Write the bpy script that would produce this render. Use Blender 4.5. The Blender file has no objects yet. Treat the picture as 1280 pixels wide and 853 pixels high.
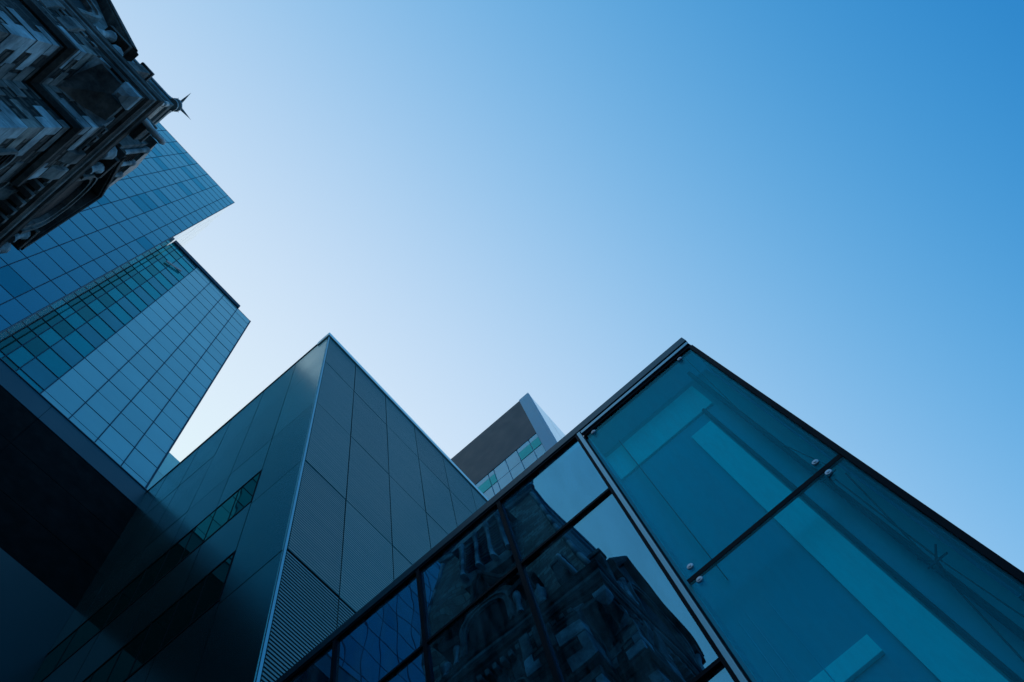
import bpy, bmesh, math, random
from mathutils import Vector, Matrix
random.seed(7)
C = bpy.context.scene.collection
CAMZ = 1.6                      # eye height; most heights below are measured from the eye
PI = math.pi

# ------------------------------------------------------------------ materials
def newmat(name):
    m = bpy.data.materials.new(name); m.use_nodes = True
    nt = m.node_tree; nt.nodes.clear()
    out = nt.nodes.new('ShaderNodeOutputMaterial')
    return m, nt, out

def N(nt, kind, **kw):
    n = nt.nodes.new(kind)
    for k, v in kw.items():
        if k in n.inputs.keys(): n.inputs[k].default_value = v
        else: setattr(n, k, v)
    return n

def fresnel_mix(nt, r0, bump=None):
    """Schlick reflectance r0 + (1-r0) facing^5"""
    lw = N(nt, 'ShaderNodeLayerWeight', Blend=0.5)
    if bump: nt.links.new(bump, lw.inputs['Normal'])
    p = N(nt, 'ShaderNodeMath', operation='POWER'); p.inputs[1].default_value = 5.0
    nt.links.new(lw.outputs['Facing'], p.inputs[0])
    a = N(nt, 'ShaderNodeMath', operation='MULTIPLY_ADD'); a.inputs[1].default_value = 1 - r0; a.inputs[2].default_value = r0
    nt.links.new(p.outputs[0], a.inputs[0])
    return a.outputs[0]

def wavy(nt, scale, strength, dist=0.05):
    tc = N(nt, 'ShaderNodeTexCoord')
    no = N(nt, 'ShaderNodeTexNoise', Scale=scale, Detail=1.0)
    nt.links.new(tc.outputs['Object'], no.inputs['Vector'])
    b = N(nt, 'ShaderNodeBump', Strength=strength, Distance=dist)
    nt.links.new(no.outputs['Fac'], b.inputs['Height'])
    return b.outputs['Normal']

def glass_coated(name, base, r0, tint=(1, 1, 1), rough=0.01, wave=(0.5, 0.1), var=0.25, vscale=0.5):
    """opaque-looking facade glass: dark body behind a reflecting coat"""
    m, nt, out = newmat(name)
    nrm = wavy(nt, wave[0], wave[1])
    tc = N(nt, 'ShaderNodeTexCoord')
    no = N(nt, 'ShaderNodeTexNoise', Scale=vscale, Detail=2.0)
    nt.links.new(tc.outputs['Object'], no.inputs['Vector'])
    cr = N(nt, 'ShaderNodeMix', data_type='RGBA')
    cr.inputs[6].default_value = (*[c * (1 - var) for c in base], 1); cr.inputs[7].default_value = (*[c * (1 + var) for c in base], 1)
    nt.links.new(no.outputs['Fac'], cr.inputs[0])
    oi = N(nt, 'ShaderNodeObjectInfo'); mr = N(nt, 'ShaderNodeMapRange'); mr.inputs[3].default_value = .9; mr.inputs[4].default_value = 1.1
    nt.links.new(oi.outputs['Random'], mr.inputs[0])
    vm = N(nt, 'ShaderNodeMix', data_type='RGBA', blend_type='MULTIPLY'); vm.inputs[0].default_value = 1.0
    nt.links.new(cr.outputs[2], vm.inputs[6]); nt.links.new(mr.outputs[0], vm.inputs[7])
    d = N(nt, 'ShaderNodeBsdfDiffuse'); nt.links.new(vm.outputs[2], d.inputs['Color'])
    g = N(nt, 'ShaderNodeBsdfGlossy', Roughness=rough, Color=(*tint, 1)); nt.links.new(nrm, g.inputs['Normal'])
    mx = N(nt, 'ShaderNodeMixShader')
    nt.links.new(fresnel_mix(nt, r0), mx.inputs[0]); nt.links.new(d.outputs[0], mx.inputs[1]); nt.links.new(g.outputs[0], mx.inputs[2])
    nt.links.new(mx.outputs[0], out.inputs[0])
    return m

def glass_clear(name, trans, r0, tint=(1, 1, 1), wave=(0.6, 0.1), rough=0.0, dust_veil=0.12):
    """thin tinted see-through glass"""
    m, nt, out = newmat(name)
    nrm = wavy(nt, wave[0], wave[1])
    t = N(nt, 'ShaderNodeBsdfTransparent', Color=(*trans, 1))
    g = N(nt, 'ShaderNodeBsdfGlossy', Roughness=rough, Color=(*tint, 1)); nt.links.new(nrm, g.inputs['Normal'])
    mx = N(nt, 'ShaderNodeMixShader')
    nt.links.new(fresnel_mix(nt, r0), mx.inputs[0]); nt.links.new(t.outputs[0], mx.inputs[1]); nt.links.new(g.outputs[0], mx.inputs[2])
    tc = N(nt, 'ShaderNodeTexCoord'); mp = N(nt, 'ShaderNodeMapping'); mp.inputs['Scale'].default_value = (2.2, 2.2, .35); nt.links.new(tc.outputs['Object'], mp.inputs[0])
    n1 = N(nt, 'ShaderNodeTexNoise', Scale=2.0, Detail=8.0, Roughness=0.7); nt.links.new(mp.outputs[0], n1.inputs['Vector'])
    rg = N(nt, 'ShaderNodeMapRange'); rg.inputs[1].default_value = .42; rg.inputs[2].default_value = .8; rg.inputs[3].default_value = 0.0; rg.inputs[4].default_value = dust_veil; nt.links.new(n1.outputs['Fac'], rg.inputs[0])
    dd = N(nt, 'ShaderNodeBsdfDiffuse', Color=(.25, .5, .55, 1)); m2 = N(nt, 'ShaderNodeMixShader'); nt.links.new(rg.outputs[0], m2.inputs[0]); nt.links.new(mx.outputs[0], m2.inputs[1]); nt.links.new(dd.outputs[0], m2.inputs[2])
    nt.links.new(m2.outputs[0], out.inputs[0])
    return m

def metal(name, base, rough=0.3, metallic=0.9, ribs=None, noise=0.15, nscale=(1, 1, 1)):
    m, nt, out = newmat(name)
    p = N(nt, 'ShaderNodeBsdfPrincipled', Roughness=rough, Metallic=metallic)
    tc = N(nt, 'ShaderNodeTexCoord')
    mp = N(nt, 'ShaderNodeMapping'); mp.inputs['Scale'].default_value = nscale
    nt.links.new(tc.outputs['Object'], mp.inputs[0])
    no = N(nt, 'ShaderNodeTexNoise', Scale=1.0, Detail=5.0); nt.links.new(mp.outputs[0], no.inputs['Vector'])
    cr = N(nt, 'ShaderNodeMix', data_type='RGBA')
    cr.inputs[6].default_value = (*[c * (1 - noise) for c in base], 1); cr.inputs[7].default_value = (*[c * (1 + noise) for c in base], 1)
    nt.links.new(no.outputs['Fac'], cr.inputs[0]); nt.links.new(cr.outputs[2], p.inputs['Base Color'])
    rr = N(nt, 'ShaderNodeMapRange'); rr.inputs[3].default_value = rough * .8; rr.inputs[4].default_value = rough * 1.25
    nt.links.new(no.outputs['Fac'], rr.inputs[0]); nt.links.new(rr.outputs[0], p.inputs['Roughness'])
    oi = N(nt, 'ShaderNodeObjectInfo'); mr = N(nt, 'ShaderNodeMapRange'); mr.inputs[3].default_value = .88; mr.inputs[4].default_value = 1.12
    nt.links.new(oi.outputs['Random'], mr.inputs[0])
    vm = N(nt, 'ShaderNodeMix', data_type='RGBA', blend_type='MULTIPLY'); vm.inputs[0].default_value = 1.0
    nt.links.new(cr.outputs[2], vm.inputs[6]); nt.links.new(mr.outputs[0], vm.inputs[7]); nt.links.new(vm.outputs[2], p.inputs['Base Color'])
    if ribs:
        sx = N(nt, 'ShaderNodeSeparateXYZ'); nt.links.new(tc.outputs['Object'], sx.inputs[0])
        mu = N(nt, 'ShaderNodeMath', operation='MULTIPLY'); mu.inputs[1].default_value = 2 * PI / ribs[0]; nt.links.new(sx.outputs['Z'], mu.inputs[0])
        si = N(nt, 'ShaderNodeMath', operation='SINE'); nt.links.new(mu.outputs[0], si.inputs[0])
        b = N(nt, 'ShaderNodeBump', Strength=ribs[1], Distance=0.01)
        nt.links.new(si.outputs[0], b.inputs['Height']); nt.links.new(b.outputs[0], p.inputs['Normal'])
    nt.links.new(p.outputs[0], out.inputs[0])
    return m

def stone(name, c1, c2, scale=3.0, bump=0.5, brick=None, mortar=(0.02, 0.02, 0.02), rough=0.9):
    m, nt, out = newmat(name)
    p = N(nt, 'ShaderNodeBsdfPrincipled', Roughness=rough)
    tc = N(nt, 'ShaderNodeTexCoord')
    no = N(nt, 'ShaderNodeTexNoise', Scale=scale, Detail=8.0, Roughness=0.65); nt.links.new(tc.outputs['Object'], no.inputs['Vector'])
    cr = N(nt, 'ShaderNodeValToRGB')
    cr.color_ramp.elements[0].position = 0.32; cr.color_ramp.elements[0].color = (*c1, 1)
    cr.color_ramp.elements[1].position = 0.68; cr.color_ramp.elements[1].color = (*c2, 1)
    nt.links.new(no.outputs['Fac'], cr.inputs[0])
    n2 = N(nt, 'ShaderNodeTexNoise', Scale=0.55, Detail=5.0, Roughness=0.7); nt.links.new(tc.outputs['Object'], n2.inputs['Vector'])
    r2 = N(nt, 'ShaderNodeMapRange'); r2.inputs[1].default_value = 0.36; r2.inputs[2].default_value = 0.60; r2.inputs[3].default_value = 0.30; r2.inputs[4].default_value = 1.25
    nt.links.new(n2.outputs['Fac'], r2.inputs[0])
    sm = N(nt, 'ShaderNodeMix', data_type='RGBA', blend_type='MULTIPLY'); sm.inputs[0].default_value = 1.0
    nt.links.new(cr.outputs[0], sm.inputs[6]); nt.links.new(r2.outputs[0], sm.inputs[7])
    col = sm.outputs[2]; h = no.outputs['Fac']
    if brick:
        # coursed rubble: run the courses round the corner with x+y
        sx = N(nt, 'ShaderNodeSeparateXYZ'); nt.links.new(tc.outputs['Object'], sx.inputs[0])
        ad = N(nt, 'ShaderNodeMath', operation='ADD'); nt.links.new(sx.outputs['X'], ad.inputs[0]); nt.links.new(sx.outputs['Y'], ad.inputs[1])
        cb = N(nt, 'ShaderNodeCombineXYZ'); nt.links.new(ad.outputs[0], cb.inputs[0]); nt.links.new(sx.outputs['Z'], cb.inputs[1])
        bt = N(nt, 'ShaderNodeTexBrick', Scale=1.0)
        bt.inputs['Brick Width'].default_value = brick[0]; bt.inputs['Row Height'].default_value = brick[1]
        bt.inputs['Mortar Size'].default_value = brick[2]; bt.inputs['Bias'].default_value = -0.2
        bt.inputs['Color1'].default_value = (0.25, 0.25, 0.25, 1); bt.inputs['Color2'].default_value = (1.5, 1.5, 1.5, 1); bt.inputs['Mortar'].default_value = (*mortar, 1)
        nt.links.new(cb.outputs[0], bt.inputs['Vector'])
        mm = N(nt, 'ShaderNodeMix', data_type='RGBA', blend_type='MULTIPLY'); mm.inputs[0].default_value = 1.0
        nt.links.new(col, mm.inputs[6]); nt.links.new(bt.outputs['Color'], mm.inputs[7]); col = mm.outputs[2]
        mu = N(nt, 'ShaderNodeMath', operation='SUBTRACT'); nt.links.new(no.outputs['Fac'], mu.inputs[0]); nt.links.new(bt.outputs['Fac'], mu.inputs[1]); h = mu.outputs[0]
    nt.links.new(col, p.inputs['Base Color'])
    b = N(nt, 'ShaderNodeBump', Strength=bump, Distance=0.04); nt.links.new(h, b.inputs['Height']); nt.links.new(b.outputs[0], p.inputs['Normal'])
    nt.links.new(p.outputs[0], out.inputs[0])
    return m

def plain(name, c, rough=0.6, noise=0.1, spec=0.5):
    m = metal(name, c, rough, 0.0, None, noise, (2, 2, 2))
    for n in m.node_tree.nodes:
        if n.type == 'BSDF_PRINCIPLED': n.inputs['Specular IOR Level'].default_value = spec
    return m

M = {}
M['blue_glass']  = glass_coated('blue_glass', (0.012, 0.14, 0.22), 0.14, (0.42, 0.86, 0.95), wave=(0.25, 0.10), var=.2)
M['blue_glass2'] = glass_coated('blue_glass_deep', (0.004, 0.13, 0.18), 0.10, (0.2, 0.74, 0.90), wave=(0.25, 0.10))
M['light_glass'] = glass_coated('light_glass', (0.34, 0.60, 0.58), 0.15, (0.8, 0.95, 0.95), wave=(0.25, 0.06), var=.10)
M['teal_glass']  = glass_coated('teal_glass', (0.0, 0.25, 0.27), 0.10, (0.25, 0.95, 0.95), wave=(0.25, 0.12))
M['green_glass'] = glass_coated('green_glass', (0.0, 0.09, 0.08), 0.07, (0.3, 0.9, 0.9), wave=(0.3, 0.15), var=.5)
M['steel_glass'] = glass_coated('steel_glass', (0.05, 0.22, 0.25), 0.10, (0.4, 0.85, 0.9), wave=(0.25, 0.12))
M['pale_glass']  = glass_coated('pale_glass', (0.75, 0.80, 0.80), 0.35, (1.0, 1.0, 0.98), wave=(0.5, 0.01))
M['sky_pane']    = glass_coated('sky_pane', (0.05, 0.46, 0.62), 0.10, (0.7, .95, 1))
M['teal_pane']   = glass_coated('teal_pane', (0.0, 0.36, 0.34), 0.08, (0.2, 0.9, 0.95))
M['mullion']     = plain('mullion_dark_blue', (0.008, 0.060, 0.10), 0.6, spec=.2)
M['black_metal'] = plain('black_metal', (0.002, 0.005, 0.010), 0.6, spec=.10)
M['slate_metal'] = metal('slate_metal', (0.025, 0.07, 0.09), 0.42, 0.8)
M['alu']         = metal('aluminium', (0.16, 0.34, 0.42), 0.35, 0.9)
M['edge_alu']    = metal('edge_aluminium', (0.22, 0.40, 0.44), 0.36, 0.9)
M['alu_bright']  = metal('aluminium_bright', (0.33, 0.58, 0.62), 0.30, 0.95)
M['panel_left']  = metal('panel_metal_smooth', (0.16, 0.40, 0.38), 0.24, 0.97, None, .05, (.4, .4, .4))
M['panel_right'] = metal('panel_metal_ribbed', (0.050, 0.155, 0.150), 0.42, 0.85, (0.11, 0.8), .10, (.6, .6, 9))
M['louvre_metal'] = metal('louvre_metal', (0.11, 0.23, 0.23), 0.45, 0.8)
M['joint']       = plain('joint_backing', (0.002, 0.008, 0.012), 0.8, spec=.1)  # near-black backing seen between the cladding panels
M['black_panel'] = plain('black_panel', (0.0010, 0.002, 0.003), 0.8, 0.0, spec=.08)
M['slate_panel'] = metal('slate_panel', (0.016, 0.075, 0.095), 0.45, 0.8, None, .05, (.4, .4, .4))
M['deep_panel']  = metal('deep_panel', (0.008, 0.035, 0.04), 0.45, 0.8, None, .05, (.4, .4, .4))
M['trim_dark']   = plain('dark_brown_trim', (0.10, 0.12, 0.14), 0.5)
M['band_glass']  = glass_coated('band_glass', (0.0005, 0.03, 0.026), 0.09, (0.25, 0.85, .70), wave=(0.5, 0.12))
M['mirror_glass'] = glass_clear('mirror_glass', (0.02, 0.32, 0.42), 0.36, (0.20, 0.68, 0.93), wave=(0.6, 0.24), dust_veil=.24)  # dust film also painted as a pale veil that lifts dark reflections
M['point_glass']  = glass_clear('point_glass', (0.01, 0.96, 1.0), 0.035, (0.08, 0.6, 0.75), wave=(0.5, 0.05))
M['side_glass']   = glass_clear('side_glass', (0.01, 0.18, 0.2), 0.05, (0.2, 0.8, 0.9))
m_, nt_, out_ = newmat('frosted_glass')
tr_ = N(nt_, 'ShaderNodeBsdfTranslucent', Color=(0.02, 0.42, 0.50, 1)); df_ = N(nt_, 'ShaderNodeBsdfDiffuse', Color=(0.02, 0.3, 0.36, 1)); mx_ = N(nt_, 'ShaderNodeMixShader'); mx_.inputs[0].default_value = .3
nt_.links.new(tr_.outputs[0], mx_.inputs[1]); nt_.links.new(df_.outputs[0], mx_.inputs[2]); nt_.links.new(mx_.outputs[0], out_.inputs[0]); M['frosted'] = m_
M['roof_glass']   = glass_clear('roof_glass', (0.55, 0.85, 0.85), 0.06)
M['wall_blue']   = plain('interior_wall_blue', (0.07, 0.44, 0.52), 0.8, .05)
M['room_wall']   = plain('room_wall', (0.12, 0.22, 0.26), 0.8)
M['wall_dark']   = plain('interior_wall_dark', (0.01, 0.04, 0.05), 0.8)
M['wall_lit_tone']  = plain('interior_wall_lit_tone', (0.6, 0.97, 0.92), 0.7, .03)  # pale base colour stands in for light on the inner wall
M['steel']       = metal('bright_steel', (0.42, 0.50, 0.56), 0.35, 0.6)
M['dark_steel']  = plain('dark_steel', (0.004, 0.02, 0.03), 0.5)
M['brown_metal'] = metal('brown_metal', (0.035, 0.070, 0.090), 0.6, 0.2, None, .08)
M['white_panel'] = plain('pale_panel', (0.14, 0.42, 0.58), 0.5)
M['rubble']      = stone('rubble_stone', (0.020, 0.018, 0.016), (0.21, 0.185, 0.16), 2.4, 1.0, (0.45, 0.22, 0.03))
M['quoin']       = stone('quoin_limestone', (0.14, 0.19, 0.21), (0.62, 0.72, 0.74), 1.3, 0.5)
M['quoin_grey']  = stone('quoin_grey', (0.07, 0.075, 0.07), (0.40, 0.38, 0.34), 2.2, 0.8)
M['trim']        = stone('weathered_trim', (0.06, 0.07, 0.07), (0.36, 0.36, 0.34), 1.8, 0.5)
M['sooty']       = stone('sooty_moulding', (0.018, 0.016, 0.015), (0.12, 0.105, 0.09), 2.5, 0.5)
M['slate_roof']  = stone('slate_roof', (0.12, 0.18, 0.17), (0.28, 0.38, 0.34), 2.0, 0.7, (0.35, 0.22, 0.02), (0.2, 0.2, 0.2), 0.6)
M['copper']      = stone('green_copper', (0.12, 0.20, 0.22), (0.28, 0.38, 0.40), 3.0, 0.3, rough=.5)
M['opening']     = plain('dark_opening', (0.003, 0.004, 0.006), 0.8)
M['pale_stone']  = plain('pale_stone', (0.92, 0.88, 0.84), 0.7, .05)
M['asphalt']     = stone('asphalt', (0.035, 0.035, 0.037), (0.06, 0.06, 0.062), 30, 0.2)
M['paving']      = stone('paving', (0.10, 0.10, 0.10), (0.2, 0.2, 0.19), 5, 0.3, (0.6, 0.6, 0.01))

# ------------------------------------------------------------------ mesh helpers
class MB:
    def __init__(s): s.bm = bmesh.new()
    def box(s, x0, x1, y0, y1, z0, z1, mtx=None):
        v = [s.bm.verts.new((x, y, z + CAMZ)) for x in (x0, x1) for y in (y0, y1) for z in (z0, z1)]
        for f in ((0, 1, 3, 2), (4, 6, 7, 5), (0, 4, 5, 1), (2, 3, 7, 6), (0, 2, 6, 4), (1, 5, 7, 3)):
            s.bm.faces.new([v[i] for i in f])
        if mtx is not None:
            for q in v: q.co = mtx @ q.co
        return s
    def prism(s, a, b):
        """two matching rings of points (heights from the eye) joined to a solid"""
        va = [s.bm.verts.new((p[0], p[1], p[2] + CAMZ)) for p in a]; vb = [s.bm.verts.new((p[0], p[1], p[2] + CAMZ)) for p in b]
        n = len(a)
        s.bm.faces.new(va); s.bm.faces.new(vb[::-1])
        for i in range(n): s.bm.faces.new((va[i], vb[i], vb[(i + 1) % n], va[(i + 1) % n]))
        return s
    def loft(s, rings, caps=True):
        vs = [[s.bm.verts.new((p[0], p[1], p[2] + CAMZ)) for p in r] for r in rings]
        n = len(rings[0])
        for a, b in zip(vs, vs[1:]):
            for i in range(n): s.bm.faces.new((a[i], a[(i + 1) % n], b[(i + 1) % n], b[i]))
        if caps: s.bm.faces.new(vs[0]); s.bm.faces.new(vs[-1])
        return s
    def tube(s, p, q, r, r2=None, seg=8):
        p = Vector(p); q = Vector(q); r2 = r if r2 is None else r2
        d = (q - p).normalized(); a = d.orthogonal().normalized(); b = d.cross(a)
        R1 = [p + (a * math.cos(2 * PI * i / seg) + b * math.sin(2 * PI * i / seg)) * r for i in range(seg)]
        R2 = [q + (a * math.cos(2 * PI * i / seg) + b * math.sin(2 * PI * i / seg)) * r2 for i in range(seg)]
        return s.loft([R1, R2])
    def lathe(s, x, y, prof, seg=12):
        return s.loft([[(x + r * math.cos(2 * PI * i / seg), y + r * math.sin(2 * PI * i / seg), z) for i in range(seg)] for r, z in prof])
    def build(s, name, mat, parent=None, bevel=0, smooth=False):
        bmesh.ops.recalc_face_normals(s.bm, faces=s.bm.faces)
        if bevel: bmesh.ops.bevel(s.bm, geom=list(s.bm.edges), offset=bevel, segments=1, affect='EDGES')
        me = bpy.data.meshes.new(name)
        if parent is not None:
            for v in s.bm.verts: v.co -= parent.location
        s.bm.to_mesh(me); s.bm.free()
        if smooth:
            for p in me.polygons: p.use_smooth = True
        me.materials.append(mat)
        o = bpy.data.objects.new(name, me); C.objects.link(o)
        if parent is not None: o.parent = parent
        return o

def sub(o, parent):
    """make o a sub-part of the part 'parent' (their thing shares one origin)"""
    o.parent = parent
    return o

def thing(name, label, cat, loc, group=None):
    o = bpy.data.objects.new(name, None); C.objects.link(o); o.location = loc
    o.empty_display_size = 0.5
    o['label'] = label; o['category'] = cat
    if group: o['group'] = group
    return o

# camera frame (also used to order repeated parts by how large they show)
RT = Vector((0.75964997, 0.63202932, -0.15320201)); DN = Vector((-0.64913451, 0.72262056, -0.23757928)); FW = Vector((-0.03945015, 0.27992581, 0.95921073))
FPX = 1087.535
def shown(c, area):
    d = Vector(c); z = d.dot(FW)
    if z <= 0.1: return -1 / (1 + d.length)
    x = d.dot(RT) / z * FPX; y = d.dot(DN) / z * FPX
    if abs(x) > 700 or abs(y) > 480: return -d.length * 1e-6
    return area / d.length ** 2

def pane_parts(parent, name, items, cap=100):
    """items: (centre, area, builder(MB), material). The largest-showing become parts of their own, the rest one part."""
    items = sorted(items, key=lambda t: -shown(t[0], t[1]))
    for c, a, fn, m in items[:cap]:
        b = MB(); fn(b); b.build(name, m, parent)
    rest = {}
    for c, a, fn, m in items[cap:]:
        rest.setdefault(m.name, []).append((fn, m))
    for k, L in rest.items():
        b = MB()
        for fn, m in L: fn(b)
        o = b.build(name, L[0][1], parent); o['kind'] = 'stuff'

def slab(axis, c, sgn, a0, a1, z0, z1, th=0.04, tilt=0.0, gap=0.0):
    """thin panel whose outer face lies at c on axis x or y, facing sgn"""
    t1 = random.gauss(0, tilt); t2 = random.gauss(0, tilt)
    a0 += gap; a1 -= gap; z0 += gap; z1 -= gap
    def fn(b):
        if axis == 'x':
            xs = sorted((c, c - sgn * th)); mtx = None
            cen = Vector((c, (a0 + a1) / 2, (z0 + z1) / 2 + CAMZ))
            R = Matrix.Rotation(t1, 4, 'Z') @ Matrix.Rotation(t2, 4, 'Y')
            b.box(xs[0], xs[1], a0, a1, z0, z1, Matrix.Translation(cen) @ R @ Matrix.Translation(-cen))
        else:
            ys = sorted((c, c - sgn * th))
            cen = Vector(((a0 + a1) / 2, c, (z0 + z1) / 2 + CAMZ))
            R = Matrix.Rotation(t1, 4, 'Z') @ Matrix.Rotation(t2, 4, 'X')
            b.box(a0, a1, ys[0], ys[1], z0, z1, Matrix.Translation(cen) @ R @ Matrix.Translation(-cen))
    cen = (c, (a0 + a1) / 2, (z0 + z1) / 2) if axis == 'x' else ((a0 + a1) / 2, c, (z0 + z1) / 2)
    return cen, (a1 - a0) * (z1 - z0), fn

def bars(parent, axis, c, sgn, acuts, zcuts, amin, amax, zmin, zmax, mat, wv=0.05, wh=0.04, proud=0.03, vname='mullion', hname='transom', cap=60):
    """vertical bars at acuts, horizontal bars at zcuts, each a part"""
    for a in acuts:
        b = MB()
        p = sorted((c - sgn * .05, c + sgn * proud))
        if axis == 'x': b.box(p[0], p[1], a - wv / 2, a + wv / 2, zmin, zmax)
        else: b.box(a - wv / 2, a + wv / 2, p[0], p[1], zmin, zmax)
        b.build(vname, mat, parent)
    p = sorted((c - sgn * .05, c + sgn * (proud - .004)))
    for z in zcuts:
        w = wh[1] if isinstance(wh, tuple) and z in MINOR else (wh[0] if isinstance(wh, tuple) else wh)
        b = MB()
        if axis == 'x': b.box(p[0], p[1], amin, amax, z - w / 2, z + w / 2)
        else: b.box(amin, amax, p[0], p[1], z - w / 2, z + w / 2)
        b.build(hname, mat, parent)
MINOR = set()

G = -CAMZ   # ground, measured from the eye

# ------------------------------------------------------------------ ground
b = MB(); b.box(-600, 600, -600, 600, G - .3, G); o = b.build('ground', M['asphalt']); o['kind'] = 'structure'
b = MB(); b.box(-13.9, 60, -3.2, 4.7, G + .004, G + .12); o = b.build('pavement', M['paving']); o['kind'] = 'structure'

# ------------------------------------------------------------------ tall blue glass tower
XB = -18.2; TOPB = 106.7; YB = -3.76
t = thing('glass_tower', 'tallest blue glass tower, half hidden behind the dark stone church', 'tower', (-24, -18, 0))
b = MB(); b.box(-30, XB - .06, -34, YB - .06, G, TOPB - .1); b.build('wall', M['mullion'], t)
ycB = [YB, -4.83] + [-4.83 - 1.6 * i for i in range(1, 19)]
zB = [43.6 + 2.43 * k for k in range(-18, 26)]
zB = [z for z in zB if z > 0] + [TOPB]
items = []
for i in range(len(ycB) - 1):
    for k in range(len(zB) - 1):
        m = M['blue_glass2'] if random.random() < .10 else M['blue_glass']
        c, a, fn = slab('x', XB, 1, ycB[i + 1], ycB[i], zB[k], zB[k + 1], tilt=.0016)
        items.append((c, a, fn, m))
pane_parts(t, 'glass_panel', items)
MINOR = {z for z in zB if z < 100 and round((z - 43.6) / 2.43) % 2}
bars(t, 'x', XB, 1, [YB + .0] + ycB[1:], zB, -34, YB, zB[0], TOPB, M['mullion'], .05, (.055, .028), .02)
xs_side = [-18.2 - 1.9 * i for i in range(7)]
zz = [G + 5 * k for k in range(22)] + [TOPB]
items = []
for i in range(6):
    for k in range(len(zz) - 1):
        c, a, fn = slab('y', YB + .001, 1, xs_side[i + 1] + .012, xs_side[i] - .04, zz[k] + .012, zz[k + 1] - .012, tilt=.001)
        items.append((c, a, fn, M['pale_glass']))
pane_parts(t, 'side_panel', items, 30)
b = MB(); b.box(XB - .05, XB + .03, YB + .002, YB + .045, G, TOPB); b.build('corner_trim', M['trim_dark'], t)

# ------------------------------------------------------------------ lower glass tower
XL = -20.0; TOPL = 79.85
t = thing('glass_tower', 'pale blue glass tower with a teal strip, lower than its blue neighbour', 'tower', (-25, 1, 0))
b = MB(); b.box(-28, XL - .06, YB + .06, 5.75, G, TOPL - .05); b.build('wall', M['mullion'], t)
zL = [44.45 + 2.0 * k for k in range(-22, 18)]
zL = [z for z in zL if z > 3] + [TOPL]
ycl = [-.78, .93, 2.54, 4.2, 5.79]; yct = [YB + .05, -3.07, -2.25, -.78]
items = []
for i in range(4):
    for k in range(len(zL) - 1):
        c, a, fn = slab('x', XL, 1, ycl[i], ycl[i + 1], zL[k], zL[k + 1], tilt=.0014); items.append((c, a, fn, M['light_glass']))
for i in range(3):
    for k in range(len(zL) - 1):
        major = round((zL[k] - 44.45) / 2) % 2 == 0
        m = (M['teal_glass'] if major else M['steel_glass']) if i == 2 else (M['green_glass'] if major else M['teal_glass'])
        if i == 0: m = M['green_glass'] if random.random() < .7 else M['teal_glass']
        c, a, fn = slab('x', XL - .02, 1, yct[i], yct[i + 1], zL[k], zL[k + 1], tilt=.0025); items.append((c, a, fn, m))
pane_parts(t, 'glass_panel', items)
MINOR = set()
bars(t, 'x', XL, 1, ycl, [z for z in zL if round((z - 44.45) / 2) % 2 == 0], -.78, 5.79, zL[0], TOPL, M['mullion'], .06, .04, .02)
bars(t, 'x', XL, 1, [], [z for z in zL if round((z - 44.45) / 2) % 2], -.78, 5.79, zL[0], TOPL, M['mullion'], .10, .025, .015)
bars(t, 'x', XL, 1, [-3.07, -2.25], zL, YB + .05, -.78, zL[0], TOPL, M['mullion'], .05, .03, .02)
b = MB(); b.box(XL - .3, XL + .14, YB + .07, 4.25, TOPL, TOPL + .85); b.build('parapet', M['mullion'], t)
b = MB(); b.tube((XL + .12, -2.65, 73.6), (XL + .12, -1.35, 74.6), .09); b.build('boom', M['pale_stone'], t)
b = MB(); b.box(-28, XL - .02, 5.75, 5.79, G, TOPL - .02); b.build('side_wall', M['light_glass'], t)
b = MB(); b.box(XL - .02, XL + .05, 5.75, 5.84, G, TOPL); b.build('corner_trim', M['mullion'], t)

# ------------------------------------------------------------------ distant tower in the gap
t = thing('glass_tower', 'sliver of a distant pale blue tower in the gap right of the pale tower', 'tower', (-36, 14, 0))
b = MB(); b.box(-42, -30.1, 4, 24, G, 70.3); b.build('wall', M['white_panel'], t)
items = []
for i in range(10):
    for k in range(10):
        c, a, fn = slab('x', -30, 1, 4 + 2 * i + .03, 6 + 2 * i - .03, 30.4 + 4 * k + .03, 34.4 + 4 * k - .03, tilt=.001); items.append((c, a, fn, M['light_glass']))
pane_parts(t, 'glass_panel', items)

# ------------------------------------------------------------------ black clad wing at the left
XW = -16.8
t = thing('office_wing', 'windowless black clad wing with a slate blue top band, lower left', 'building', (-17.5, -12, 0))
b = MB(); b.box(-18.1, XW - .07, -30, 5.04, G, 34.9); b.build('wall', M['joint'], t)
def panels(parent, axis, c, sgn, acuts, zcuts, mat, name, gap=.008, tilt=.0, skip=None, th=.05, cap=100):
    it = []
    for a0, a1 in zip(acuts, acuts[1:]):
        for z0, z1 in zip(zcuts, zcuts[1:]):
            if skip and skip(a0, a1, z0, z1): continue
            cc, ar, fn = slab(axis, c, sgn, a0, a1, z0, z1, th=th, tilt=tilt, gap=gap); it.append((cc, ar, fn, mat))
    pane_parts(parent, name, it, cap)
yw = [-30, -25, -20, -15, -10, -5, 0, 5.05]
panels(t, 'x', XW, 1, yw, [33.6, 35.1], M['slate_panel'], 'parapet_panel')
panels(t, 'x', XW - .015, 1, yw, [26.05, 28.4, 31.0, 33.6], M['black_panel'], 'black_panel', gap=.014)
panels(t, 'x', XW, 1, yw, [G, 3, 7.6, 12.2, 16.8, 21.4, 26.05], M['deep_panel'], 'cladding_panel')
b = MB(); b.box(-18.1, XW + .03, -30, 4.97, 35.1, 35.16); b.build('coping', M['slate_metal'], t)

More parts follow.
